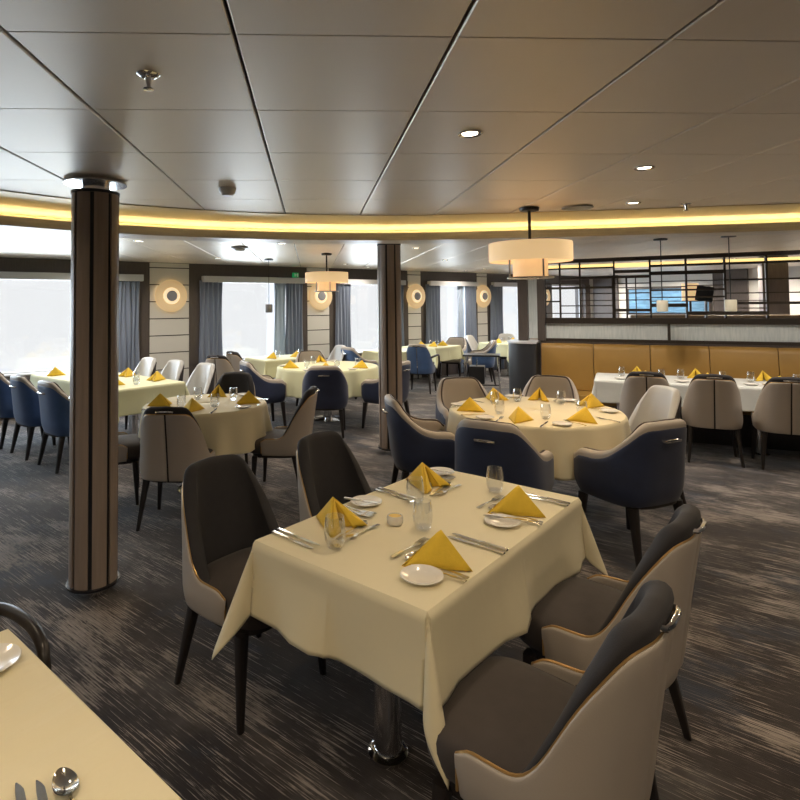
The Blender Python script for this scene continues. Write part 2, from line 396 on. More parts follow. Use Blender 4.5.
hb = [(-.89, -.04, 2.06, .02), (-.70, .37, 1.93, .034), (.37, 1.16, 1.965, .045), (-.04, .37, 2.0, .04), (-.89, -.45, 1.86, .014), (-.89, -.04, 1.80, .03), (-.45, .37, 1.72, .014),
      (-.89, -.70, 1.62, .02), (-.70, -.04, 1.56, .014), (-.04, .37, 1.50, .035), (-.04, .37, 1.845, .012), (.37, 1.16, 1.75, .022), (.37, .76, 1.56, .045), (.76, 1.16, 1.66, .022), (.37, 1.57, 1.86, .010),
      (.76, 1.57, 1.46, .045), (1.16, 2.0, 1.86, .02), (.37, 2.0, 2.06, .028), (1.16, 2.0, 1.70, .014), (1.16, 2.0, 1.58, .03), (-.89, .37, 1.46, .012), (.37, .76, 1.66, .012), (-.45, .37, 1.63, .012), (.37, 1.57, 1.61, .010), (.37, .76, 1.46, .012), (.76, 1.16, 1.80, .010),
      (2.0, 3.4, 1.95, .03), (2.0, 4.4, 1.72, .02), (2.45, 4.4, 1.55, .04), (2.0, 2.9, 1.85, .014), (2.0, 4.4, 2.06, .02), (1.16, 1.57, 1.52, .012), (-.04, .76, 1.79, .012)]
for x0, x1, z, h in hb:
    b = MB(); sb(b, x0, x1, 8.185, 8.235, z-h/2, z+h/2); b.build('cross_bar', 'screen', lt, smooth=False)
for x0, x1 in [(-.07, -.045), (.09, .112), (.20, .212)]:
    b = MB(); sb(b, x0, x1, 8.19, 8.23, 1.40, 1.93); b.build('upright_bar', 'screen', lt, smooth=False)
for x0, x1 in [(XL+.02, .545), (.575, 2.1), (2.13, 4.5)]:
    b = MB(); sb(b, x0, x1, 8.20, 8.215, 1.125, 1.325); b.build('etched_glass_strip', 'mirror', lt, smooth=False)
for x in (.56, 2.115): sb(MB(), x-.015, x+.015, 8.16, 8.26, 1.125, 1.325).build('divider', 'screen', lt, smooth=False)
# end post group with mirror strip
ep = thing('partition_post', 'dark wood partition posts with a narrow mirror strip at the end of the screen', 'post', tuple(WS @ Vector((-1.08, 8.2, 0))), -SA-PI/2+0)
ep.rotation_euler = (0, 0, math.atan2((-D2).y, (-D2).x))
MB().box((-.10, 0, 1.62), (.13, .16, 1.06)).build('left_post', 'dark_panel', ep, bevel=.006, smooth=False)
MB().box((.14, 0, 1.62), (.10, .16, 1.06)).build('right_post', 'dark_panel', ep, bevel=.006, smooth=False)
MB().box((.03, 0, 1.62), (.12, .03, 1.0)).build('mirror_strip', 'mirror', ep, smooth=False)
ct = thing('rounded_counter', 'dark slate blue counter end with rounded front below the partition posts', 'counter', tuple(WS @ Vector((-1.10, 8.12, 0))), math.atan2((-D2).y, (-D2).x))
lp = [(-.26*cos(a), -.10-.26*sin(a)) for a in [PI*i/16 for i in range(17)]]+[(.26, .24), (-.26, .24)]
lp = [(x if i < 17 else x, y) for i, (x, y) in enumerate(lp)]
lp = [(max(-.26, min(.125, x)), y) for x, y in lp]
MB().loft([[(x, y, z) for x, y in lp] for z in (.0, 1.07)]).build('body', 'counter', ct)
MB().loft([[(x*1.06, y*1.04, z) for x, y in lp] for z in (1.07, 1.09)]).build('top_slab', 'pelmet', ct)
# banquette: one long bench with back segments
bq = thing('banquette', 'long mustard leather banquette bench along the lattice screen', 'banquette')
segs = [-.94, -.30, .34, .96, 1.62, 2.25, 2.9, 3.5, 4.1]
for i in range(len(segs)-1):
    x0, x1 = segs[i]+.004, segs[i+1]-.004
    L_ = []
    for k in range(9):
        x = lerp(x0, x1, k/8); e = .012*(abs(k-4)/4)**4
        prof = [(8.0+.03, .42), (7.965+e, .48), (7.985+e, .75), (8.02+e, 1.0), (8.04+e, 1.05), (8.075, 1.068-e*.5), (8.12, 1.06), (8.13, 1.0), (8.13, .42)]
        L_.append([tuple(WS @ Vector((x, y, z))) for y, z in prof])
    MB().loft(L_).build('back_panel', 'mustard', bq)
b = MB(); sb(b, -.94, 4.1, 7.53, 8.12, .36, .47); b.build('seat', 'mustard', bq, bevel=.025)
b = MB(); sb(b, -.94, 4.1, 7.62, 8.12, 0, .36); b.build('plinth', 'dark_panel', bq, smooth=False)

# ------------------------------------------------------------------ columns
def column():
    t = thing('column', '', 'column'); n = 8
    R_ = .128
    for k in range(n):
        a0 = 2*PI*k/n+.085+rad(12); a1 = 2*PI*(k+1)/n-.085+rad(12); lo = []
        outer = [(R_*cos(lerp(a0, a1, i/6)), R_*sin(lerp(a0, a1, i/6))) for i in range(7)]
        lp = outer+[(.105*cos(a1), .105*sin(a1)), (.105*cos(a0), .105*sin(a0))]
        MB().loft([[(x, y, z) for x, y in lp] for z in (.062, 2.245)]).build('wood_panel', 'wood', t)
    MB().lathe([(.118, .055), (.118, 2.25)], 40).build('core', 'groove', t)
    MB().lathe([(.135, .045), (.142, .05), (.142, .062), (.132, .062)], 40).build('base_ring', 'groove', t)
    MB().lathe([(.085, 0), (.085, .045)], 32).build('chrome_plinth', 'chrome', t)
    MB().lathe([(.132, 2.245), (.132, 2.262), (.08, 2.264)], 40).build('top_ring', 'groove', t)
    MB().lathe([(.078, 2.262), (.078, 2.305)], 32).build('chrome_collar', 'chrome', t)
    MB().lathe([(.06, 2.305), (.17, 2.308), (.17, 2.316), (.06, 2.3265)], 40).build('ceiling_plate', 'chrome', t)
    return t
c0 = column(); c0.location = (-1.244, 3.311, 0); tag(c0, 'nearer round wood panelled column with dark grooves on the left side', 'column', 'wood columns')
dup(c0, (.852, 6.16, 0), .2, 'farther round wood panelled column standing between the round tables')

# ------------------------------------------------------------------ chairs
class Plan:
    def __init__(s, a, yc, b_, yf, n=2.7):
        P = []
        for i in range(61):
            t = PI/2*i/60; P.append(Vector((a*sin(t)**(2/n) if i else 0, yc-b_*(cos(t)**(2/n) if i < 60 else 0))))
        m = max(2, int((yf-yc)/.02))
        for i in range(1, m+1): P.append(Vector((a-.012*(i/m)**2, yc+(yf-yc)*i/m)))
        s.P = P; s.L = [0.]
        for i in range(1, len(P)): s.L.append(s.L[-1]+(P[i]-P[i-1]).length)
        s.S = s.L[-1]; s.yc = yc
    def at(s, d):
        sg = -1 if d < 0 else 1; d = abs(d); L = s.L
        if d >= s.S: i = len(L)-2; t = 1+(d-s.S)/(L[-1]-L[-2])
        else:
            i = max(k for k in range(len(L)-1) if L[k] <= d+1e-9); t = (d-L[i])/(L[i+1]-L[i])
        p = s.P[i].lerp(s.P[i+1], t) if t <= 1 else s.P[i]+(s.P[i+1]-s.P[i])*t
        j0, j1 = max(0, i-2), min(len(L)-1, i+3); g = (s.P[j1]-s.P[j0]).normalized()
        if d < .03: g = Vector((1, 0))
        n = Vector((-g.y, g.x))                  # inward (towards the seat)
        return Vector((sg*p.x, p.y)), Vector((sg*n.x, n.y))
def itp(x, T):
    if x <= T[0][0]: return T[0][1]
    for (x0, y0), (x1, y1) in zip(T, T[1:]):
        if x <= x1: return lerp(y0, y1, (x-x0)/(x1-x0))
    return T[-1][1]
def its(x, T): return sum(itp(x+k*.006, T) for k in range(-4, 5))/9
def chair_pt(pl, d, z, o, taper, lean, tuck):
    p, n = pl.at(d); q = p+n*o
    h = (z-.42)/.5; hp = max(0., h)
    back = smooth(pl.yc+.12, pl.yc-.2, p.y)
    x = q.x*(1-taper*hp*back**.5 if back > 0 else 1); y = q.y - lean*(hp**1.15)*back
    if z < .46: k = 1-tuck*((.46-z)/.12)**2; x *= k; y = pl.yc+(y-pl.yc)*k
    return (x, y, z)
def wrap(pl, d0, d1, nst, o0, o1, zb, zt, P, rnd=.012, nz=12, endround=True):
    """closed padded sheet following the plan curve; zb, zt functions of |d|"""
    loops = []
    for i in range(nst+1):
        d = lerp(d0, d1, i/nst); e = 1.
        if endround:
            q = min(i, nst-i); e = (.35, .8, 1.)[min(q, 2)]
        om = (o0+o1)/2; hw = (o1-o0)/2*e; b0, t0 = zb(abs(d)), zt(abs(d)); r = min(rnd, hw*1.0, (t0-b0)/3)
        lp = []
        for k in range(nz): lp.append((om-hw, lerp(b0+r, t0-r, k/(nz-1))))
        for k in range(1, 6): a = PI*k/6; lp.append((om-hw*cos(a), t0-r+r*sin(a)*1.0))
        for k in range(nz): lp.append((om+hw, lerp(t0-r, b0+r, k/(nz-1))))
        for k in range(1, 4): a = PI*k/4; lp.append((om+hw*cos(a), b0+r-r*sin(a)))
        loops.append([chair_pt(pl, d, z, o, *P) for o, z in lp])
    return MB().loft(loops)
def seat_mb(wf, wb, y0, y1, z0, z1, dome=.02):
    loops = []
    def sq(w, f, z):
        out = []
        for k in range(40):
            a = 2*PI*k/40; c_, s_ = cos(a), sin(a); n = 3.6
            x = math.copysign(abs(c_)**(2/n), c_); y = math.copysign(abs(s_)**(2/n), s_)
            yy = (y0+y1)/2+y*(y1-y0)/2*f; t = (yy-y0)/(y1-y0); out.append((x*lerp(wb, wf, t)/2*f, yy, z))
        return out
    for f, z in [(.2, z0), (.9, z0), (.965, z0+.012), (.99, z0+.035), (1, lerp(z0, z1, .55)), (.99, z1-.03), (.965, z1-.012), (.91, z1), (.75, z1+dome*.5), (.45, z1+dome*.9), (.12, z1+dome)]: loops.append(sq(1, f, z))
    return MB().loft(loops)
def leg_mb(x, y, ztop, dx, dy, r0=.024, r1=.012, zmid=None):
    lo = []
    for i in range(5):
        t = i/4; cx, cy, z = x+dx*t, y+dy*t, lerp(ztop, 0, t); r = lerp(r0, r1, t)
        lo.append([(cx+r*1.1*sx*(1 if k % 2 else .75), cy+r*sy*(.75 if k % 2 else 1), z) for k, (sx, sy) in enumerate([(1, 1), (1, 1), (-1, 1), (-1, 1), (-1, -1), (-1, -1), (1, -1), (1, -1)])] if False else
                  [(cx+r*math.copysign(abs(cos(a))**.5, cos(a)), cy+r*math.copysign(abs(sin(a))**.5, sin(a)), z) for a in [2*PI*(k+.5)/12 for k in range(12)]])
    return MB().loft(lo)

def make_chair(name, cat, kind):
    t = thing(name, '', cat)
    if kind in ('side', 'pale', 'woodarm'):
        pl = Plan(.258, -.01, .225, .15, 2.9); P = (.155, .075, .07); S_ = pl.S
        top = lambda d: its(d, [(0, .84), (.17, .835), (.215, .815), (.25, .765), (.29, .70), (.345, .56), (.37, .52), (.405, .492), (S_-.05, .490), (S_-.02, .484), (S_, .455)])
        ptop = lambda d: top(d)+its(d, [(0, .055), (.20, .05), (.36, .035), (.6, .018)])
        zb = lambda d: .352
        outer = {'side': 'leather', 'pale': 'brown', 'woodarm': 'blue'}[kind]; inner = {'side': 'brown', 'pale': 'pale', 'woodarm': 'leather'}[kind]
        seat_m = 'seatbrown'; pipe = {'side': 'bronze', 'pale': 'darkpipe', 'woodarm': 'darkpipe'}[kind]
        for sg in (-1, 1):
            wrap(pl, sg*.007, sg*S_, 40, 0, .018, zb, top, P).build('outer_panel', outer, t)
        wrap(pl, -.007, .007, 2, .010, .022, zb, lambda d: top(0)+.01, P, endround=False).build('back_seam', 'brown', t)
        E = S_-.10
        wrap(pl, -E, E, 60, .010, .072, lambda d: .40, lambda d: lerp(ptop(d), .44, smooth(E-.12, E, d)), P, rnd=.024).build('back_cushion', inner, t); bc = t.children[-1] if False else [c for c in t.children if c.name.startswith('back_cushion')][0]
        pts = [chair_pt(pl, lerp(-S_+.004, S_-.004, i/70), top(abs(lerp(-S_, S_, i/70)))-.001, .010, *P) for i in range(71)]
        pts = [(pts[0][0], pts[0][1], .37)]+pts+[(pts[-1][0], pts[-1][1], .37)]
        pts = [(p[0], p[1], p[2]+.003) for p in pts]
        MB().tube(pts, .0042, 6).build('piping', pipe, bc)
        seat_mb(.487, .42, -.17, .30, .36, .475, .022).build('seat', seat_m, t)
        seat_mb(.46, .40, -.17, .25, .335, .36, .0).build('seat_base', 'leg', t)
        zh = top(0)+.018; y0 = chair_pt(pl, 0, zh, .02, *P)[1]
        MB().tube([(-.062, y0+.012, zh-.003), (-.058, y0-.018, zh), (-.03, y0-.024, zh+.002), (.03, y0-.024, zh+.002), (.058, y0-.018, zh), (.062, y0+.012, zh-.003)], .009, 8, flat=.9).build('handle', 'chrome', bc)
        for sx in (-1, 1):
            leg_mb(sx*.205, .205, .345, sx*.022, .02).build('leg', 'leg', t); leg_mb(sx*.19, -.125, .345, sx*.035, -.075).build('leg', 'leg', t)
        if kind == 'woodarm':
            for sx in (-1, 1):
                pts = [(sx*.22, -.15, .64), (sx*.275, -.04, .665), (sx*.295, .10, .67), (sx*.295, .20, .655), (sx*.29, .245, .61), (sx*.285, .25, .5), (sx*.262, .235, .345)]
                pts = [tuple(v) for v in smooth_poly(pts)]
                MB().tube(pts, .017, 10, flat=1.1).build('wooden_arm', 'leg', t)
    else:
        pl = Plan(.292, .0, .245, .225, 3.0); P = (.13, .06, .12); S_ = pl.S
        top = lambda d: its(d, [(0, .83), (.19, .825), (.24, .80), (.28, .755), (.38, .655), (.43, .62), (.50, .60), (S_-.05, .595), (S_-.015, .575), (S_, .54)])
        ptop = lambda d: top(d)+.042
        osh = wrap(pl, -S_, S_, 50, 0, .030, lambda d: .335, top, P).build('outer_shell', 'navy' if kind == 'arm' else 'blue', t)
        E = S_+.022
        icu = wrap(pl, -E, E, 60, .004, .070, lambda d: lerp(top(d)-.02, .36, smooth(S_-.03, S_, d)) if d > S_-.03 else (.40 if True else 0), ptop, P, rnd=.030, nz=12).build('inner_cushion', 'leather', t)
        pts = [chair_pt(pl, lerp(-E+.012, E-.012, i/80), ptop(abs(lerp(-E+.012, E-.012, i/80)))-.006, .058, *P) for i in range(81)]
        MB().tube(pts, .008, 6).build('piping', 'darkpipe', icu)
        seat_mb(.43, .36, -.18, .275, .36, .475).build('seat', 'leather', t)
        seat_mb(.48, .42, -.22, .22, .325, .36, .0).build('seat_base', 'leg', t)
        zh = .755; y0 = chair_pt(pl, 0, zh, 0, *P)[1]
        MB().tube([(-.062, y0+.004, zh), (-.060, y0-.020, zh), (-.03, y0-.026, zh+.002), (.03, y0-.026, zh+.002), (.060, y0-.020, zh), (.062, y0+.004, zh)], .009, 8, flat=1.2).build('handle', 'chrome', osh)
        for sx in (-1, 1):
            leg_mb(sx*.215, .20, .335, sx*.02, .03, .028, .015).build('leg', 'leg', t); leg_mb(sx*.195, -.165, .335, sx*.03, -.06, .028, .015).build('leg', 'leg', t)
    return t
def smooth_poly(P, k=5):
    P = [Vector(p) for p in P]; out = []; n = len(P)
    for i in range(n-1):
        p0, p1, p2, p3 = (P[max(0, min(n-1, q))] for q in (i-1, i, i+1, i+2))
        for j in range(k):
            t = j/k; out.append(.5*((2*p1)+(-p0+p2)*t+(2*p0-5*p1+4*p2-p3)*t*t+(-p0+3*p1-3*p2+p3)*t**3))
    return out+[P[-1]]
PROTO = {}
CATS = dict(side=('dining_chair', 'chair'), pale=('dining_chair', 'chair'), woodarm=('wood_arm_chair', 'chair'), arm=('armchair', 'armchair'), bluearm=('armchair', 'armchair'))
def chair(kind, x, y, h, label, group, z=0.):
    if kind not in PROTO:
        PROTO[kind] = o = make_chair(*CATS[kind], kind); o.location = (x, y, z); o.rotation_euler = (0, 0, hd(h)); return tag(o, label, CATS[kind][1], group)
    return dup(PROTO[kind], (x, y, z), hd(h), label, group)

# ------------------------------------------------------------------ tables and cloths
def rect_cloth(Wd, Ln, over, seed=0, flare=.10, corner=.26, crease=True, corners=None, twist=(0, 0, 0, 0), drop=.10):
    rnd = random.Random(seed); ph = [rnd.uniform(0, 6.28) for _ in range(12)]; amps = [rnd.uniform(.6, 1.25) for _ in range(4)]
    def axis(h):
        inner = [-h+.0, -h+.014]; k = max(6, int(h/.05)); mid = sorted(set([lerp(-h+.05, h-.05, i/k) for i in range(k+1)]) | {-.014, -.006, 0., .006, .014})
        out = [h+.006, h+.016, h+.03]+[h+.03+(over-.03)*i/16 for i in range(1, 17)]
        return [-v for v in reversed(out)]+inner+mid+[h-.014, h]+out
    X, Y = axis(Wd/2), axis(Ln/2); rows = []
    for px in X:
        row = []
        for py in Y:
            dx, dy = abs(px)-Wd/2, abs(py)-Ln/2; sx, sy = (1 if px > 0 else -1), (1 if py > 0 else -1)
            if dx <= 0 and dy <= 0:
                row.append((px, py, .0015*sin(px*9+ph[0])*sin(py*7+ph[1]))); continue
            if dx > 0 and dy > 0:
                r = math.hypot(dx, dy); f = math.atan2(dy, dx); q = (0 if sx > 0 else 1)+(0 if sy > 0 else 2)
                w = sin(2*f)**2; s = flare+(corners[q] if corners else corner*amps[q])*w
                f2 = f-.13*sin(4*f)+twist[q]*w
                rr = r*(1+drop*w)
                row.append((sx*(Wd/2+rr*s*cos(f2)), sy*(Ln/2+rr*s*sin(f2)), -rr*math.sqrt(max(.2, 1-s*s))+.0)); continue
            if dx > 0: d, t, h, k = dx, py, Ln/2, (0 if sx > 0 else 1)
            else: d, t, h, k = dy, px, Wd/2, (2 if sy > 0 else 3)
            win = max(0, 1-(abs(t)/h)**4)
            wv = (.030*sin(t*11+ph[k])+.018*sin(t*23+ph[k+4]))*win*(d/over)**1.3
            o_ = flare*d+wv*.8
            if crease: o_ += .005*math.exp(-(t/.008)**2)*min(1, d/.05)
            zz = -d*(.995)
            if dx > 0: row.append((sx*(Wd/2+max(o_, .012*min(1, d/.016))), py, zz))
            else: row.append((px, sy*(Ln/2+max(o_, .012*min(1, d/.016))), zz))
        rows.append(row)
    return MB().grid(rows)
def round_cloth(R, over, seed=0, folds=15, amp=.045):
    rnd = random.Random(seed); ph = [rnd.uniform(0, 6.28) for _ in range(4)]; K = folds*12; rows = []
    for d in [-R*.995, -R*.8, -R*.55, -R*.3, -R*.1, -.03, -.008, 0, .006, .014, .03, .06, .1, .15, .2, .26, .32, .38, .44]:
        if d > over: d = over
        row = []
        for j in range(K+1):
            a = 2*PI*(j % K)/K
            if d <= 0: r, z = R+d, .001*sin(a*5+ph[0])
            else:
                k = d/over; w = sin(a*folds+ph[0]+.9*sin(a*2+ph[1]))*(1+.5*sin(a*3+ph[2]))
                r = R+.010*min(1, d/.014)+.05*d+amp*(k**1.1)*(w*.75+.35); z = -d
            row.append((r*cos(a), r*sin(a), z))
        rows.append(row)
    return MB().grid(rows)
ZT = .743
def table_rect(x, y, h, Wd, Ln, label, clabel, over=.27, m='cloth', seed=0, peds=((0, -.31), (0, .31)), name='dining_table', **kw):
    t = thing(name, label, 'table', (x, y, 0), hd(h))
    MB().box((0, 0, ZT-.023), (Wd-.006, Ln-.006, .04)).build('tabletop', 'tabletop', t, bevel=.004, smooth=False)
    for px, py in peds:
        T = TR(px, py, 0)
        MB().lathe([(.05, .0), (.05, ZT-.043)], 28, T).build('pedestal', 'chrome', t)
        MB().lathe([(.072, 0), (.072, .012), (.055, .022), (.05, .022)], 28, T).build('base_flange', 'chrome', t)
    c = rect_cloth(Wd, Ln, over, seed, **kw).build('tablecloth', m, solid=.003, fix=False); c.location = (x, y, ZT); c.rotation_euler = (0, 0, hd(h))
    tag(c, clabel, 'tablecloth', 'table cloths'); return t
def table_round(x, y, R, label, clabel, over=.34, m='cloth', seed=0):
    t = thing('round_table', label, 'table', (x, y, 0), 0)
    MB().lathe([(R-.003, ZT-.045), (R-.003, ZT-.004)], 48).build('tabletop', 'tabletop', t)
    MB().lathe([(.055, 0), (.055, ZT-.045)], 28).build('pedestal', 'chrome', t)
    MB().lathe([(.24, 0), (.24, .012), (.08, .03), (.055, .03)], 36).build('base_disc', 'chrome', t)
    c = round_cloth(R, over, seed).build('tablecloth', m, solid=.003, fix=False); c.location = (x, y, ZT)
    tag(c, clabel, 'tablecloth', 'table cloths'); return t

# ------------------------------------------------------------------ tableware
def fork_mb():
    b = MB(); z = lambda y: .0035+.010*max(0, (y-.12)/.08)**1.5*(1-max(0, (y-.165)/.04)*.6)+.004*max(0, (.09-abs(y-.06)))/.09
    def strip(f, y0, y1, n):
        lo = []
        for i in range(n+1):
            y = lerp(y0, y1, i/n); x0, x1 = f(y); zz = z(y); lo.append([(x0, y, zz), (x1, y, zz), (x1, y, zz+.0022), (x0, y, zz+.0022)])
        b.loft(lo)
    hw = lambda y: .0072-.0042*smooth(.0, .09, y)+.0095*smooth(.115, .145, y)
    strip(lambda y: (-hw(y), hw(y)), 0, .152, 14)
    for k in range(4):
        c = -.0098+k*.00653
        strip(lambda y, c=c: (c-.002+.0008*smooth(.17, .2, y), c+.002-.0008*smooth(.17, .2, y)), .150, .2, 5)
    return b
def knife_mb(L_=.22):
    lo = []
    for i in range(21):
        y = L_*i/20; k = y/L_
        if k < .48: w = .0068-.002*smooth(0, .4, k); x0, x1 = -w, w; th = .0055
        else: u = (k-.48)/.52; x0 = -.005-.0045*sin(min(1, u*1.1)*PI*.6)+.004*u**4; x1 = .006-.0105*max(0, (u-.75)/.25)**2; th = .002
        if x1-x0 < .002: x1 = x0+.002
        lo.append([(x0, y, .0006), (x1, y, .0006), (x1, y, .0006+th), (x0, y, .0006+th)])
    return MB().loft(lo)
def spoon_mb(s=1.):
    b = MB(); lo = []
    for i in range(13):
        y = .135*i/12*s; w = (.0072-.0045*smooth(0, .09*s, y))*s; zz = .0035+.006*sin(PI*i/12)*s; lo.append([(-w, y, zz), (w, y, zz), (w, y, zz+.0024), (-w, y, zz+.0024)])
    b.loft(lo)
    def bowl(zo):
        rows = []
        for i in range(19):
            v = sin((i/18-.5)*PI); row = []
            for j in range(9):
                q = -1+2*j/8; w = .0205*math.sqrt(max(0, 1-v*v))*(1-.12*v)*s; x = q*w; d = (1-v*v)*(1-q*q); row.append((x, (.166+.034*v)*s, .0082*s-.0075*d*s+zo+.003*abs(v)**3*s))
            rows.append(row)
        return rows
    b.grid(bowl(.0016)); b.grid([list(reversed(r)) for r in bowl(0.)])
    return b
def glass_th(label):
    t = thing('drinking_glass', label, 'glass')
    MB().lathe([(.002, .0), (.026, .0), (.031, .006), (.0375, .032), (.039, .055), (.0365, .085), (.0325, .108), (.0312, .108), (.0352, .085), (.0376, .055), (.036, .033), (.029, .012), (.002, .011)], 28).build('bowl', 'glass', t)
    return t
def napkin_mb():
    b = MB()
    A = Vector((.004, .105, .108)); Sp = Vector((0, -.005, .001)); W1 = Vector((.092, .195, .001)); W2 = Vector((-.092, .195, .001)); Mi = Vector((0, .150, .001))
    def tri(P, Q, R, bulge, off):
        n = (Q-P).cross(R-P).normalized(); K = 8
        def pt(i, j):
            u, v = i/K, j/K; p = P*(1-u-v)+Q*u+R*v; return tuple(p+n*(off+bulge*27*u*v*(1-u-v)*.6))
        idx = {}; vs = []; fs = []
        for i in range(K+1):
            for j in range(K+1-i): idx[i, j] = len(vs); vs.append(pt(i, j))
        for i in range(K):
            for j in range(K-i):
                fs.append((idx[i, j], idx[i+1, j], idx[i, j+1]))
                if i+j < K-1: fs.append((idx[i+1, j], idx[i+1, j+1], idx[i, j+1]))
        b.add(vs, fs)
    tri(A, Sp, W1, .010, 0); tri(A, W2, Sp, .010, 0)
    A2 = A+Vector((0, .006, -.006))
    tri(A2, W1*.96+Mi*.04, Mi+Vector((.012, 0, 0)), .004, 0); tri(A2, Mi-Vector((.012, 0, 0)), W2*.96+Mi*.04, .004, 0)
    d = Vector((0, .010, 0))
    tri(A+d-Vector((0, 0, .01)), W1*.98+d, Mi+d*2+Vector((.03, .01, 0)), .002, 0); tri(A+d-Vector((0, 0, .01)), Mi+d*2-Vector((.03, -.01, 0)), W2*.98+d, .002, 0)
    return b
def plate_mb(r=.068): return MB().lathe([(.003, .001), (r*.55, .001), (r*.62, .003), (r*.98, .0115), (r, .013), (r*.985, .0145), (r*.66, .0065), (r*.6, .0045), (.003, .0045)], 40)
MESH = {}
def item(key, fn, name, matn, cat, T, label, group, **kw):
    """single-mesh thing; later ones are copies that share the mesh"""
    if key not in MESH: MESH[key] = o = fn().build(name, matn, **kw)
    else: o = MESH[key].copy(); COL.objects.link(o)
    o.matrix_world = T; return tag(o, label, cat, group)
GL = []
def glass_at(x, y, z, label, group):
    if not GL: g = glass_th(label); GL.append(g); g.location = (x, y, z); tag(g, label, 'glass', group)
    else: g = dup(GL[0], (x, y, z), random.random()*3, label, group)
    return g
ZI = ZT+.004
def setting(px, py, h, place, full=2, jitter=0., jr=random.Random(1), grp='', nap=0., gpos=(.155, .31), plate=True, gl=1, ppos=(-.235, .105), fx=-.125, bk=True):
    """px,py = table edge in front of the diner, h = heading the diner faces"""
    B = TR(px, py, ZI, hd(h)+jr.uniform(-jitter, jitter))
    at = lambda x, y, rz=0., dz=0.: B @ TR(x, y, dz, rz)
    item('napkin', napkin_mb, 'napkin', 'napkin', 'napkin', at(0, .02, nap), 'yellow tent folded napkin '+place, 'folded napkins'+grp, solid=.0022, fix=False)
    if gl:
        p = B @ Vector((gpos[0], gpos[1], 0)); glass_at(p.x, p.y, p.z, 'clear water glass '+place, 'water glasses'+grp)
    if plate: item('plate', plate_mb, 'side_plate', 'china', 'plate', at(*ppos), 'small white side plate '+place, 'side plates'+grp)
    if full >= 1:
        item('fork', fork_mb, 'fork', 'steel', 'fork', at(fx, .0, .03), 'inner fork left of napkin '+place, 'forks'+grp)
        item('knife', knife_mb, 'table_knife', 'steel', 'knife', at(.185, -.005, -.03), 'inner knife right of napkin '+place, 'table knives'+grp)
    if full >= 2:
        item('fork', fork_mb, 'fork', 'steel', 'fork', at(fx-.024, -.005, .05), 'outer fork nearer the plate '+place, 'forks'+grp)
        item('knife', knife_mb, 'table_knife', 'steel', 'knife', at(.215, -.002, -.05), 'outermost table knife '+place, 'table knives'+grp)
        item('spoon', spoon_mb, 'spoon', 'steel', 'spoon', at(.12, .235, PI/2+.12), 'dessert spoon laid across above napkin '+place, 'spoons'+grp)
        item('fork', fork_mb, 'fork', 'steel', 'fork', at(-.09, .265, -PI/2-.05), 'dessert fork laid across above napkin '+place, 'forks'+grp)
        T = at(ppos[0]+.045, ppos[1]-.085, .28, .0148)
        if bk: item('bknife', lambda: knife_mb(.17), 'butter_knife', 'steel', 'knife', T, 'butter knife resting on side plate '+place, 'butter knives'+grp)

# ================================================================== layout
TA = 44.2; a = rad(TA); A0 = Vector((-.209, 2.107)); U = Vector((cos(a), -sin(a))); V = Vector((sin(a), cos(a)))
def uv(u, v): return A0+U*u+V*v
c = uv(.366, .608)
table_rect(c.x, c.y, TA, .735, 1.22, 'nearest dining table on chrome pedestals under a cream cloth', 'cream cloth with hanging corners on the nearest rectangular table', seed=11, over=.258, corners=(.24, .30, .16, .29), twist=(0, 0, -.25, .42), drop=.13)
def nchair(u, v, side, label, dh=0):
    p = uv(u, v); chair('side', p.x, p.y, (TA+90 if side < 0 else TA-90)+dh, label, 'chairs at the nearest table')
nchair(-.335, .24, -1, 'dark backed chair with pale shell, nearest on left side of front table')
nchair(-.305, .915, -1, 'dark backed chair, farther one on left side of front table')
nchair(1.005, .165, 1, 'large grey leather chair with brown seat at bottom right foreground')
nchair(.955, .85, 1, 'grey leather chair second at right side of front table')
def nset(u, v, side, place, **k):
    p = uv(u, v); setting(p.x, p.y, TA+90 if side < 0 else TA-90, place, 2, grp=' on the nearest table', **k)
nset(.0, .30, -1, 'by nearest left chair of front table', gpos=(.16, .262), ppos=(-.25, .075), nap=-.12)
nset(.0, .93, -1, 'by farther left chair of front table', gpos=(.245, .236), ppos=(-.2, .09), nap=-.12)
nset(.735, .285, 1, 'by foreground right chair of front table', gpos=(.19, .325), nap=.12, ppos=(-.142, .113), fx=-.055, bk=False)
nset(.735, .885, 1, 'by second right chair of front table', gpos=(.165, .312), nap=.08, ppos=(-.168, .12), fx=-.07)
p = uv(.30, .448); t = thing('candle_holder', 'small white votive holder with yellow candle at the centre of front table', 'candle', (p.x, p.y, ZI))
MB().lathe([(.004, 0), (.026, 0), (.031, .006), (.032, .022), (.029, .034), (.026, .034), (.026, .012), (.004, .012)], 26).build('holder', 'china', t)
MB().lathe([(.003, .012), (.0255, .012), (.0255, .029), (.003, .031)], 22).build('candle', 'wax', t)

# near left table corner
e0, e1 = Vector((-.73, 1.495)), Vector((-.235, 1.025)); ed = (e1-e0).normalized(); en = Vector((-ed.y, ed.x)); en = en if en.x < 0 else -en
hA = math.degrees(math.atan2(ed.x, ed.y))
cc = e1+en*.40-ed*.40
table_rect(cc.x, cc.y, hA, .80, .80, 'table at the bottom left corner under a cream cloth', 'creased cream cloth on the table at bottom left corner', seed=5, corner=.2, flare=.06, m='creased')
T = TR(-.775, 1.415, ZI); item('plate', plate_mb, 'side_plate', 'china', 'plate', T, 'white side plate on the bottom left corner table', None)
ah = hd(-38)
item('spoon', spoon_mb, 'spoon', 'steel', 'spoon', TR(-.345, .925, ZI, hd(-37)), 'large steel spoon lying on the bottom left corner table', None)
item('knife', knife_mb, 'table_knife', 'steel', 'knife', TR(-.378, .89, ZI, hd(-33)), 'steel table knife next to the spoon on the corner table', None)
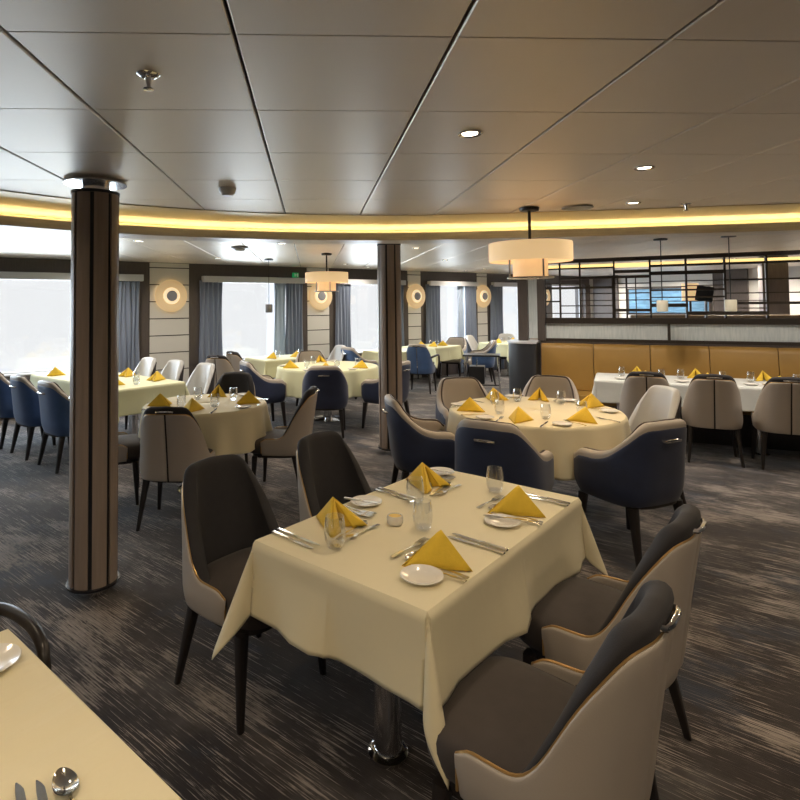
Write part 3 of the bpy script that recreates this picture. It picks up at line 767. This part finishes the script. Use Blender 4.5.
item('knife', knife_mb, 'table_knife', 'steel', 'knife', TR(-.412, .886, ZI, hd(-33)), 'steel table knife farther from the spoon on the corner table', None)
item('fork', fork_mb, 'fork', 'steel', 'fork', TR(-.70, .90, ZI, hd(25)), 'steel fork tip at left edge of the corner table', None)
chair('woodarm', -1.13, 1.61, 134, 'blue chair with bent dark arm behind the bottom left table', 'chairs with bent arms')

# round table in the middle
MX, MY, MR = 1.78, 4.50, .655
table_round(MX, MY, MR, 'round dining table in the middle of the room', 'cream cloth falling in folds over the middle round table', seed=3)
def toward(x, y, cx, cy): return math.degrees(math.atan2(cx-x, cy-y))
def round_set(cx, cy, R, x, y, place, full, grp, **k):
    h = toward(x, y, cx, cy); d = Vector((x-cx, y-cy)).normalized(); setting(cx+d.x*(R-.01), cy+d.y*(R-.01), h, place, full, .12, grp=grp, **k)
for kind, x, y, dh, lab, place in [
    ('arm', 1.24, 3.70, 4, 'navy armchair with back and handle towards us, front of middle round table', 'at the front seat of the middle round table'),
    ('arm', 2.09, 3.66, 0, 'large navy armchair right of the front table, turned to middle round table', 'at the front right seat of the middle round table'),
    ('arm', .87, 4.50, 0, 'navy armchair at left of middle round table, seen from its side', 'at the left seat of the middle round table'),
    ('arm', 1.47, 5.36, 18, 'taupe faced armchair at rear left of the middle round table', 'at the rear left seat of the middle round table'),
    ('arm', 2.29, 5.42, 0, 'taupe faced armchair behind the middle round table near the banquette', 'at the rear right seat of the middle round table'),
    ('pale', 2.72, 4.62, 0, 'pale faced chair with brown seat at right of middle round table', 'at the right seat of the middle round table')]:
    chair(kind, x, y, toward(x, y, MX, MY)+dh, lab, 'chairs at the middle round table'); round_set(MX, MY, MR, x, y, place, 1, ' on the middle round table')

# round table at left
LX, LY, LR = -.94, 5.08, .52
table_round(LX, LY, LR, 'round dining table at left beyond the nearer column', 'cream cloth falling in folds over the left round table', seed=8)
for kind, x, y, dh, lab, place in [
    ('side', -1.01, 4.34, 0, 'grey leather chair with back towards us at the left round table', 'at the front seat of the left round table'),
    ('side', -.25, 4.98, 0, 'grey leather chair in profile at right of left round table', 'at the right seat of the left round table'),
    ('side', -.84, 5.88, 0, 'dark backed chair behind the left round table', 'at the rear seat of the left round table'),
    ('side', -1.70, 4.86, 0, 'grey chair half hidden behind the nearer column', 'at the left seat of the left round table')]:
    chair(kind, x, y, toward(x, y, LX, LY)+dh, lab, 'chairs at the left round table'); round_set(LX, LY, LR, x, y, place, 1, ' on the left round table')

# round table at the back under the drum pendant
BX, BY, BR = .22, 8.0, .70
table_round(BX, BY, BR, 'round dining table at the back below the drum pendant', 'cream cloth falling in folds over the back round table', m='limecloth', seed=13)
for kind, x, y, dh, lab, place in [
    ('arm', -.66, 7.62, 0, 'navy armchair in profile at left of back round table', 'at the left seat of the back round table'),
    ('arm', .16, 7.08, 0, 'navy armchair with back towards us at the back round table', 'at the front seat of the back round table'),
    ('arm', .98, 7.42, 0, 'navy armchair at right of back round table beside the farther column', 'at the right seat of the back round table'),
    ('arm', .02, 8.92, 0, 'taupe faced armchair behind the back round table', 'at the rear seat of the back round table')]:
    chair(kind, x, y, toward(x, y, BX, BY)+dh, lab, 'chairs at the back round table'); round_set(BX, BY, BR, x, y, place, 0, ' on the back round table')

# long table beside the large left window
ax = Vector((-.727, .687)); wx = Vector((.687, .727)); hT = math.degrees(math.atan2(ax.x, ax.y))
n0 = Vector((-2.0, 5.95)); cc = n0+wx*.40+ax*1.1
table_rect(cc.x, cc.y, hT, .80, 2.2, 'long dining table beside the large left window', 'pale cloth on the long table beside the large left window', m='limecloth', seed=21, peds=((0, -.7), (0, .7)))
pos = ['nearest the column', 'second from the column', 'third from the column']
for i in range(3):
    p = Vector((-2.47, 5.95))+ax*(.73*i); chair('bluearm', p.x, p.y, 45, 'blue velvet armchair at the left window table, '+pos[i], 'blue armchairs by the left window')
    q = n0+ax*(.35+.73*i)+wx*.01; setting(q.x, q.y, hT+90, 'on the left window table, camera side, '+pos[i], 0, .1, grp=' on the left window table', plate=False)
    p = n0+ax*(.33+.66*i)+wx*1.10; chair('pale', p.x, p.y, hT-90, 'pale chair facing us across the left window table, '+pos[i], 'pale chairs by the left window')
    q = n0+ax*(.33+.66*i)+wx*.79; setting(q.x, q.y, hT-90, 'on the left window table, window side, '+pos[i], 0, .1, grp=' on the left window table', plate=False)

# small table under the second window
cc = Vector((-.50, 9.42)); dx, dy = Vector((S.x, S.y)), Vector((Nn.x, Nn.y))
table_rect(cc.x, cc.y, 59.6, .75, .95, 'small dining table under the second window', 'pale cloth on the small table under the second window', m='limecloth', seed=31, peds=((0, 0),))
for k, (o, lab) in enumerate([(-.22, 'at the left of the table under the second window'), (.22, 'at the right of the table under the second window')]):
    q = cc+dx*o-dy*.25; setting(q.x, q.y, -30, lab, 0, .1, grp=' on the second window table', plate=False)
chair('side', -1.30, 8.52, 20, 'grey chair with its back to us left of second window table, nearer', 'chairs at the second window table')
chair('side', -1.06, 9.12, 50, 'grey chair beside the second window curtain, farther of the pair', 'chairs at the second window table')
chair('pale', .30, 9.90, -120, 'pale chair at right end of the second window table', 'chairs at the second window table')
# third window table, half behind the far column
cc = Vector((1.55, 10.55)); table_rect(cc.x, cc.y, 59.6, .75, .9, 'small dining table under the third window', 'pale cloth on the small table under the third window', m='limecloth', seed=33, peds=((0, 0),))
chair('bluearm', .82, 9.95, 60, 'slate blue armchair left of the farther column by the third window', 'chairs at the third window')
# far table right of the column
cc = Vector((2.55, 11.75)); cz = 0.
table_rect(2.45, 11.55, 45, .8, .95, 'far dining table right of the farther column', 'pale yellow cloth on the far table right of the column', m='limecloth', seed=35, peds=((0, 0),))
chair('woodarm', 1.98, 10.3, 25, 'blue two panel chair with bent wooden arms right of the farther column', 'far chairs')
chair('pale', 1.78, 11.75, 120, 'white faced chair at the left of the far table', 'far chairs')
chair('pale', 2.45, 12.33, 170, 'white faced chair behind the far table', 'far chairs')
chair('bluearm', 3.05, 12.15, 215, 'dark blue armchair behind the far table below the fourth window', 'far chairs')
chair('bluearm', 3.42, 11.30, -80, 'dark armchair between the far table and the serving trolley', 'far chairs')
for x, y, h, lab in [(2.15, 11.35, 25, 'at the left front of the far table'), (2.5, 11.2, -20, 'at the front corner of the far table'), (2.8, 11.5, -60, 'at the right of the far table')]: setting(x, y, h, lab, 0, .1, grp=' on the far table', plate=False)
table_rect(4.35, 12.35, 59.6, .8, 1.0, 'farthest dining table under the fifth window', 'pale lime cloth on the farthest table under the fifth window', m='limecloth', seed=37, peds=((0, 0),))
chair('pale', 3.75, 12.55, 130, 'white faced chair at left of the farthest table', 'farthest chairs')
chair('pale', 4.55, 12.98, 190, 'white faced chair behind the farthest table', 'farthest chairs')
chair('bluearm', 5.05, 12.9, 230, 'dark blue armchair at right end of the farthest table', 'farthest chairs')
for x, y, h, lab in [(4.05, 12.0, 0, 'at the left of the farthest table'), (4.5, 12.2, -40, 'at the right of the farthest table')]: setting(x, y, h, lab, 0, .1, grp=' on the farthest table', plate=False)

# banquette table and chairs
def ws(x, y): v = WS @ Vector((x, y, 0)); return Vector((v.x, v.y))
hB = math.degrees(math.atan2(N2.x, N2.y))
cc = ws(1.30, 7.30); table_rect(cc.x, cc.y, hB, 3.1, .72, 'long dining table in front of the mustard banquette', 'white cloth on the long banquette table', m='whitecloth', seed=41, peds=((-1.3, 0), (0, 0), (1.3, 0)), over=.245)
bp = ['leftmost', 'second from left', 'third from left', 'fourth from left']
for i, x in enumerate((.24, .82, 1.42, 2.05)):
    p = ws(x, 6.87)
    chair('side', p.x, p.y, hB, 'grey leather chair with back to us at the banquette table, '+bp[i], 'chairs at the banquette table')
    q = ws(x, 6.95); setting(q.x, q.y, hB, 'on the banquette table, chair side, '+bp[i], 1, .1, grp=' on the banquette table')
    q = ws(x-.05, 7.65); setting(q.x, q.y, hB+180, 'on the banquette table, bench side, '+bp[i], 0, .1, grp=' on the banquette table', plate=False)

# serving trolley far
t = thing('serving_trolley', 'black and chrome folding tray stand with black box beside the counter', 'trolley', (2.98, 9.85, 0), hd(20))
MB().box((0, 0, .70), (.62, .42, .03)).build('tray', 'black', t, bevel=.008, smooth=False)
for sx in (-1, 1):
    for sy in (-1, 1): MB().tube([(sx*.27, sy*.16, .69), (sx*.31, sy*.20, 0)], .012).build('leg', 'chrome', t)
    MB().tube([(sx*.3, -.19, .22), (sx*.3, .19, .22)], .009).build('side_rail', 'chrome', t)
MB().tube([(-.3, -.19, .20), (.3, -.19, .20)], .010).build('front_rail', 'black', t)
MB().box((-.08, 0, .36), (.26, .3, .3)).build('box', 'black', t, bevel=.01, smooth=False)
MB().tube([(-.08, -.1, .51), (-.08, 0, .60), (-.08, 0, .69)], .008).build('box_hanger', 'chrome', t)

# ------------------------------------------------------------------ lamps and ceiling fittings
def drum(label, x, y, s=1., mounts=True):
    t = thing('drum_pendant', label, 'pendant lamp', (x, y, 0), .3)
    z1, z0 = 2.055, 1.915
    MB().lathe([(.30*s, z0), (.302*s, z0+.01), (.302*s, z1-.01), (.30*s, z1), (.292*s, z1), (.292*s, z0)], 44, cap=False).build('upper_shade', 'shade', t)
    MB().lathe([(.01, z0+.02), (.288*s, z0+.02), (.288*s, z0+.026), (.01, z0+.026)], 40).build('diffuser', 'shade', t)
    MB().lathe([(.125*s, z0-.115), (.127*s, z0-.11), (.127*s, z0+.015), (.12*s, z0+.015), (.12*s, z0-.115)], 32, cap=False).build('lower_shade', 'shade2', t)
    MB().lathe([(.01, z0-.112), (.12*s, z0-.112), (.12*s, z0-.108), (.01, z0-.108)], 32).build('lower_diffuser', 'shade2', t)
    for k in range(3):
        a_ = 2*PI*k/3+.5; MB().tube([(.150*s*cos(a_), .150*s*sin(a_), z0+.02), (.150*s*cos(a_), .150*s*sin(a_), z0-.125)], .007).build('hanging_rod', 'pewter', t)
    MB().tube([(.165*s*cos(2*PI*k/36), .165*s*sin(2*PI*k/36), z0-.122) for k in range(36)], .006, 6, closed=True).build('lower_ring', 'pewter', t)
    MB().tube([(0, 0, z0+.03), (0, 0, 2.30)], .011).build('stem', 'black', t)
    MB().lathe([(.02, 2.298), (.07, 2.30), (.075, 2.322), (.02, 2.3265)], 28).build('ceiling_canopy', 'black', t)
    return t
drum('two tier parchment drum pendant above the middle round table', 1.655, 4.2)
drum('two tier parchment drum pendant above the back round table', .215, 7.92)
for i, (x, y, lab) in enumerate([(-.66, 8.8, 'small grey cylinder pendant in front of the second window'), (3.97, 6.24, 'small linen cylinder pendant left in front of the lattice screen'), (4.55, 5.95, 'small linen cylinder pendant right in front of the lattice screen')]):
    t = thing('cylinder_pendant', lab, 'pendant lamp', (x, y, 0), 0, 'cylinder pendants')
    MB().lathe([(.01, 1.62), (.05, 1.62), (.056, 1.612), (.056, 1.50), (.05, 1.492), (.01, 1.492)], 28).build('shade', 'cyl' if i else 'pewter', t)
    MB().tube([(0, 0, 1.61), (0, 0, 2.305)], .006 if i else .004, 6).build('cord', 'black', t)
    MB().lathe([(.01, 2.30), (.07, 2.302), (.072, 2.318), (.02, 2.326)], 26).build('ceiling_canopy', 'black', t)
# downlights: the first pair known, all others added as fill, a small lamp each
DL = [(.68, 2.36), (1.80, 2.95), (-.62, .9), (.55, .75), (1.75, .75), (-1.9, 2.2), (2.95, 2.3), (-.3, -.6), (1.2, -.8), (2.9, .6), (-1.7, .2), (2.35, 4.0), (3.4, 3.5)]  # after the first pair, added to fill the near room with light
DO_FILL = [(-1.9, 6.3), (-.35, 6.6), (2.6, 6.6), (1.35, 7.2), (3.35, 5.6), (4.55, 5.0), (2.2, 9.2), (.6, 10.0), (3.6, 11.6), (5.3, 4.4), (-3.2, 7.6), (-1.4, 8.6), (-3.0, 8.2), (1.1, 10.9), (3.4, 12.3), (7.2, 9.3), (8.6, 7.6), (6.3, 11.3), (9.6, 5.8)]+[tuple((S*13.75+Nn*n_).xy) for n_ in (8.3, 7.0, 5.0, 3.6)]  # added to brighten the window side, screen zone and end wall
d0 = None
def lamp(x, y, z, w, col, size, nm='downlight_lamp', spread=PI):
    l = bpy.data.lights.new(nm, 'AREA'); l.shape = 'DISK'; l.size = size; l.energy = w; l.color = col; l.spread = spread
    o = bpy.data.objects.new(nm, l); COL.objects.link(o); o.location = (x, y, z); return o
names = {0: 'recessed downlight in the ceiling above the front table', 1: 'recessed downlight in the ceiling right of the drum pendant'}
for i, (x, y) in enumerate(DL+DO_FILL):
    lab = names.get(i, 'round chrome ceiling downlight added for fill light, set flush in a panel')
    if d0 is None:
        d0 = thing('downlight', lab, 'ceiling light', (x, y, ZC), 0, 'recessed downlights')
        MB().lathe([(.034, -.001), (.048, -.007), (.052, -.004), (.052, -.0005), (.034, -.0005)], 28).build('trim_ring', 'chrome', d0)
        MB().lathe([(.002, -.0035), (.033, -.0035), (.033, -.0015), (.002, -.0015)], 24).build('lens', 'lamp', d0)
    else: dup(d0, (x, y, ZC), 0, lab)
    lamp(x, y, ZC-.012, 34. if i >= len(DL+DO_FILL)-4 else (4.7 if y > .7 else 9.) if i < len(DL) else (13. if x*N2.x+y*N2.y < 8.3 or i < len(DL)+15 and i != 999 else 100.), (1, .80, .56) if i < len(DL) else (1, .88, .74), .07, spread=rad(150))
for (x, y), w in [((1.62, 4.2), 7.), ((.215, 7.92), 6.)]:
    lamp(x, y, 1.80, w, (1, .72, .42), .2, 'pendant_lamp')
# sprinklers
def sprinkler(x, y, label):
    t = thing('sprinkler', label, 'sprinkler', (x, y, ZC), 0, 'ceiling sprinklers')
    MB().lathe([(.004, -.012), (.018, -.012), (.034, -.003), (.036, -.0005), (.004, -.0005)], 26).build('escutcheon', 'chrome', t)
    MB().lathe([(.006, -.045), (.008, -.03), (.011, -.012), (.004, -.011)], 16).build('nozzle', 'chrome', t)
    MB().lathe([(.003, -.05), (.016, -.049), (.017, -.046), (.003, -.045)], 20).build('deflector', 'chrome', t)
sprinkler(-.505, 1.77, 'chrome ceiling sprinkler at upper left of the picture')
sprinkler(2.78, 4.05, 'chrome ceiling sprinkler near the gold cove at right')
t = thing('smoke_detector', 'round white smoke detector on the ceiling left of centre', 'detector', (-.515, 3.50, ZC))
MB().lathe([(.01, -.042), (.035, -.042), (.045, -.034), (.052, -.016), (.055, -.0005), (.01, -.0005)], 30).build('cover', 'whiteplastic', t)
MB().lathe([(.02, -.046), (.03, -.046), (.032, -.0421), (.02, -.0421)], 24).build('sensor_grille', 'whiteplastic', t)
t = thing('ceiling_speaker', 'round grey ceiling speaker cover beside the drum pendant', 'speaker', (2.02, 4.18, ZC-.0065))
MB().lathe([(.01, -.008), (.10, -.008), (.112, -.004), (.114, -.0003), (.01, -.0003)], 36).build('grille', 'pewter', t)
t = thing('ceiling_camera', 'small round grey dome fitting on the far ceiling before the second window', 'ceiling fitting', (-.88, 7.0, ZC))
MB().lathe([(.01, -.03), (.075, -.03), (.11, -.014), (.11, -.0005), (.01, -.0005)], 30).build('housing', 'pewter', t)
MB().lathe([(.01, -.055), (.05, -.052), (.065, -.038), (.066, -.0305), (.01, -.0302)], 26).build('dome', 'whiteplastic', t)

# ------------------------------------------------------------------ zone behind the lattice screen
art = thing('seascape_picture', 'large blue seascape picture on the end wall behind the lattice screen', 'picture', tuple(WZ @ Vector((S1-.03, 7.3, 1.62))), hd(59.6))
MB().box((0, 0, 0), (1.9, .03, .62)).build('canvas', 'sea', art, smooth=False)
b = MB(); 
for z in (-.325, .325): b.box((0, -.005, z), (1.96, .045, .03))
for x in (-.965, .965): b.box((x, -.005, 0), (.03, .045, .68))
b.build('picture_frame', 'dark_panel', art, smooth=False)
b = MB()
for n_ in (8.9, 5.9): wbox(b, S1-.06, S1-.001, n_-.35, n_+.35, 0, ZC)
struct(b.build('trim_7', 'dark_panel', smooth=False))
t = thing('square_pillar', 'dark square pillar behind the right part of the lattice screen', 'pillar', (7.45, 8.8, 0), hd(30)); MB().box((0, 0, 1.16), (.34, .34, 2.32)).build('shaft', 'dark_panel', t, bevel=.01, smooth=False); MB().box((0, 0, .05), (.38, .38, .1)).build('base', 'black', t, smooth=False)
t = thing('wall_screen', 'black tilted monitor on a stand behind the lattice screen', 'monitor', (5.68, 7.93, 0), hd(50))
MB().box((0, 0, 1.715), (.22, .03, .22), Matrix.Translation((0, 0, 1.715)) @ Matrix.Rotation(rad(10), 4, 'Y') @ Matrix.Translation((0, 0, -1.715))).build('display', 'black', t, bevel=.005, smooth=False)
MB().tube([(0, .04, 0.02), (0, .04, 1.66)], .02).build('stand_pole', 'pewter', t); MB().lathe([(.2, 0), (.2, .015), (.03, .03)], 28, TR(0, .04, 0)).build('stand_base', 'pewter', t)
t = thing('low_partition', 'low oak topped partition wall behind the lattice screen', 'partition', tuple(WS @ Vector((1.9, 10.6, 0))), math.atan2((-D2).y, (-D2).x))
MB().box((0, 0, .66), (3.4, .16, 1.32)).build('panel', 'cream_wall', t, smooth=False); MB().box((0, 0, 1.36), (3.44, .22, .06)).build('cap_rail', 'oak', t, bevel=.006, smooth=False)
t = thing('shelf_lamp', 'small parchment shaded standing lamp behind the lattice screen near the monitor', 'lamp', (6.2, 9.0, 0), 0)
MB().lathe([(.15, 0), (.15, .02), (.02, .03), (.018, 1.62), (.01, 1.62)], 20).build('stand', 'black', t); MB().lathe([(.12, 1.62), (.12, 1.90), (.115, 1.90), (.115, 1.62)], 26, cap=False).build('shade', 'shade', t)
lt2 = MB(); sb(lt2, -1.6, 4.4, 10.8, 10.86, 2.20, 2.27); tag(lt2.build('light_strip', 'ledgold', smooth=False), 'straight warm light strip under the ceiling behind the screen', 'light')

# ------------------------------------------------------------------ daylight
sun = bpy.data.lights.new('hazy_sun', 'SUN'); sun.energy = 20.; sun.angle = rad(110); sun.color = (.80, .91, 1.)
so = bpy.data.objects.new('hazy_sun', sun); COL.objects.link(so); so.rotation_euler = (-Nn+Vector((0, 0, -.42))).to_track_quat('-Z', 'Y').to_euler()
w = bpy.data.worlds.new('overcast_sky'); SC.world = w; w.use_nodes = True
bg = w.node_tree.nodes['Background']; bg.inputs[0].default_value = (1.0, .99, .975, 1); bg.inputs[1].default_value = .98
for a_, c_ in port:
    l = bpy.data.lights.new('window_portal', 'AREA'); l.shape = 'RECTANGLE'; l.size = c_-a_; l.size_y = ZH-ZS; l.cycles.is_portal = True
    o = bpy.data.objects.new('window_portal', l); COL.objects.link(o)
    R3 = Matrix((S, Vector((0, 0, 1)), S.cross(Vector((0, 0, 1))))).transposed()     # local -z points into the room
    if (R3 @ Vector((0, 0, -1))).dot(Nn) > 0: R3 = Matrix((-S, Vector((0, 0, 1)), (-S).cross(Vector((0, 0, 1))))).transposed()
    o.matrix_world = Matrix.Translation(WZ @ Vector(((a_+c_)/2, 9.6, (ZS+ZH)/2))) @ R3.to_4x4()

SC.view_settings.view_transform = 'Standard'; SC.view_settings.look = 'None'; SC.view_settings.exposure = 0.; SC.view_settings.gamma = 1.; SC.view_settings.use_curve_mapping = False
SC.cycles.max_bounces = 8; SC.cycles.transparent_max_bounces = 16; SC.cycles.caustics_reflective = False; SC.cycles.caustics_refractive = False
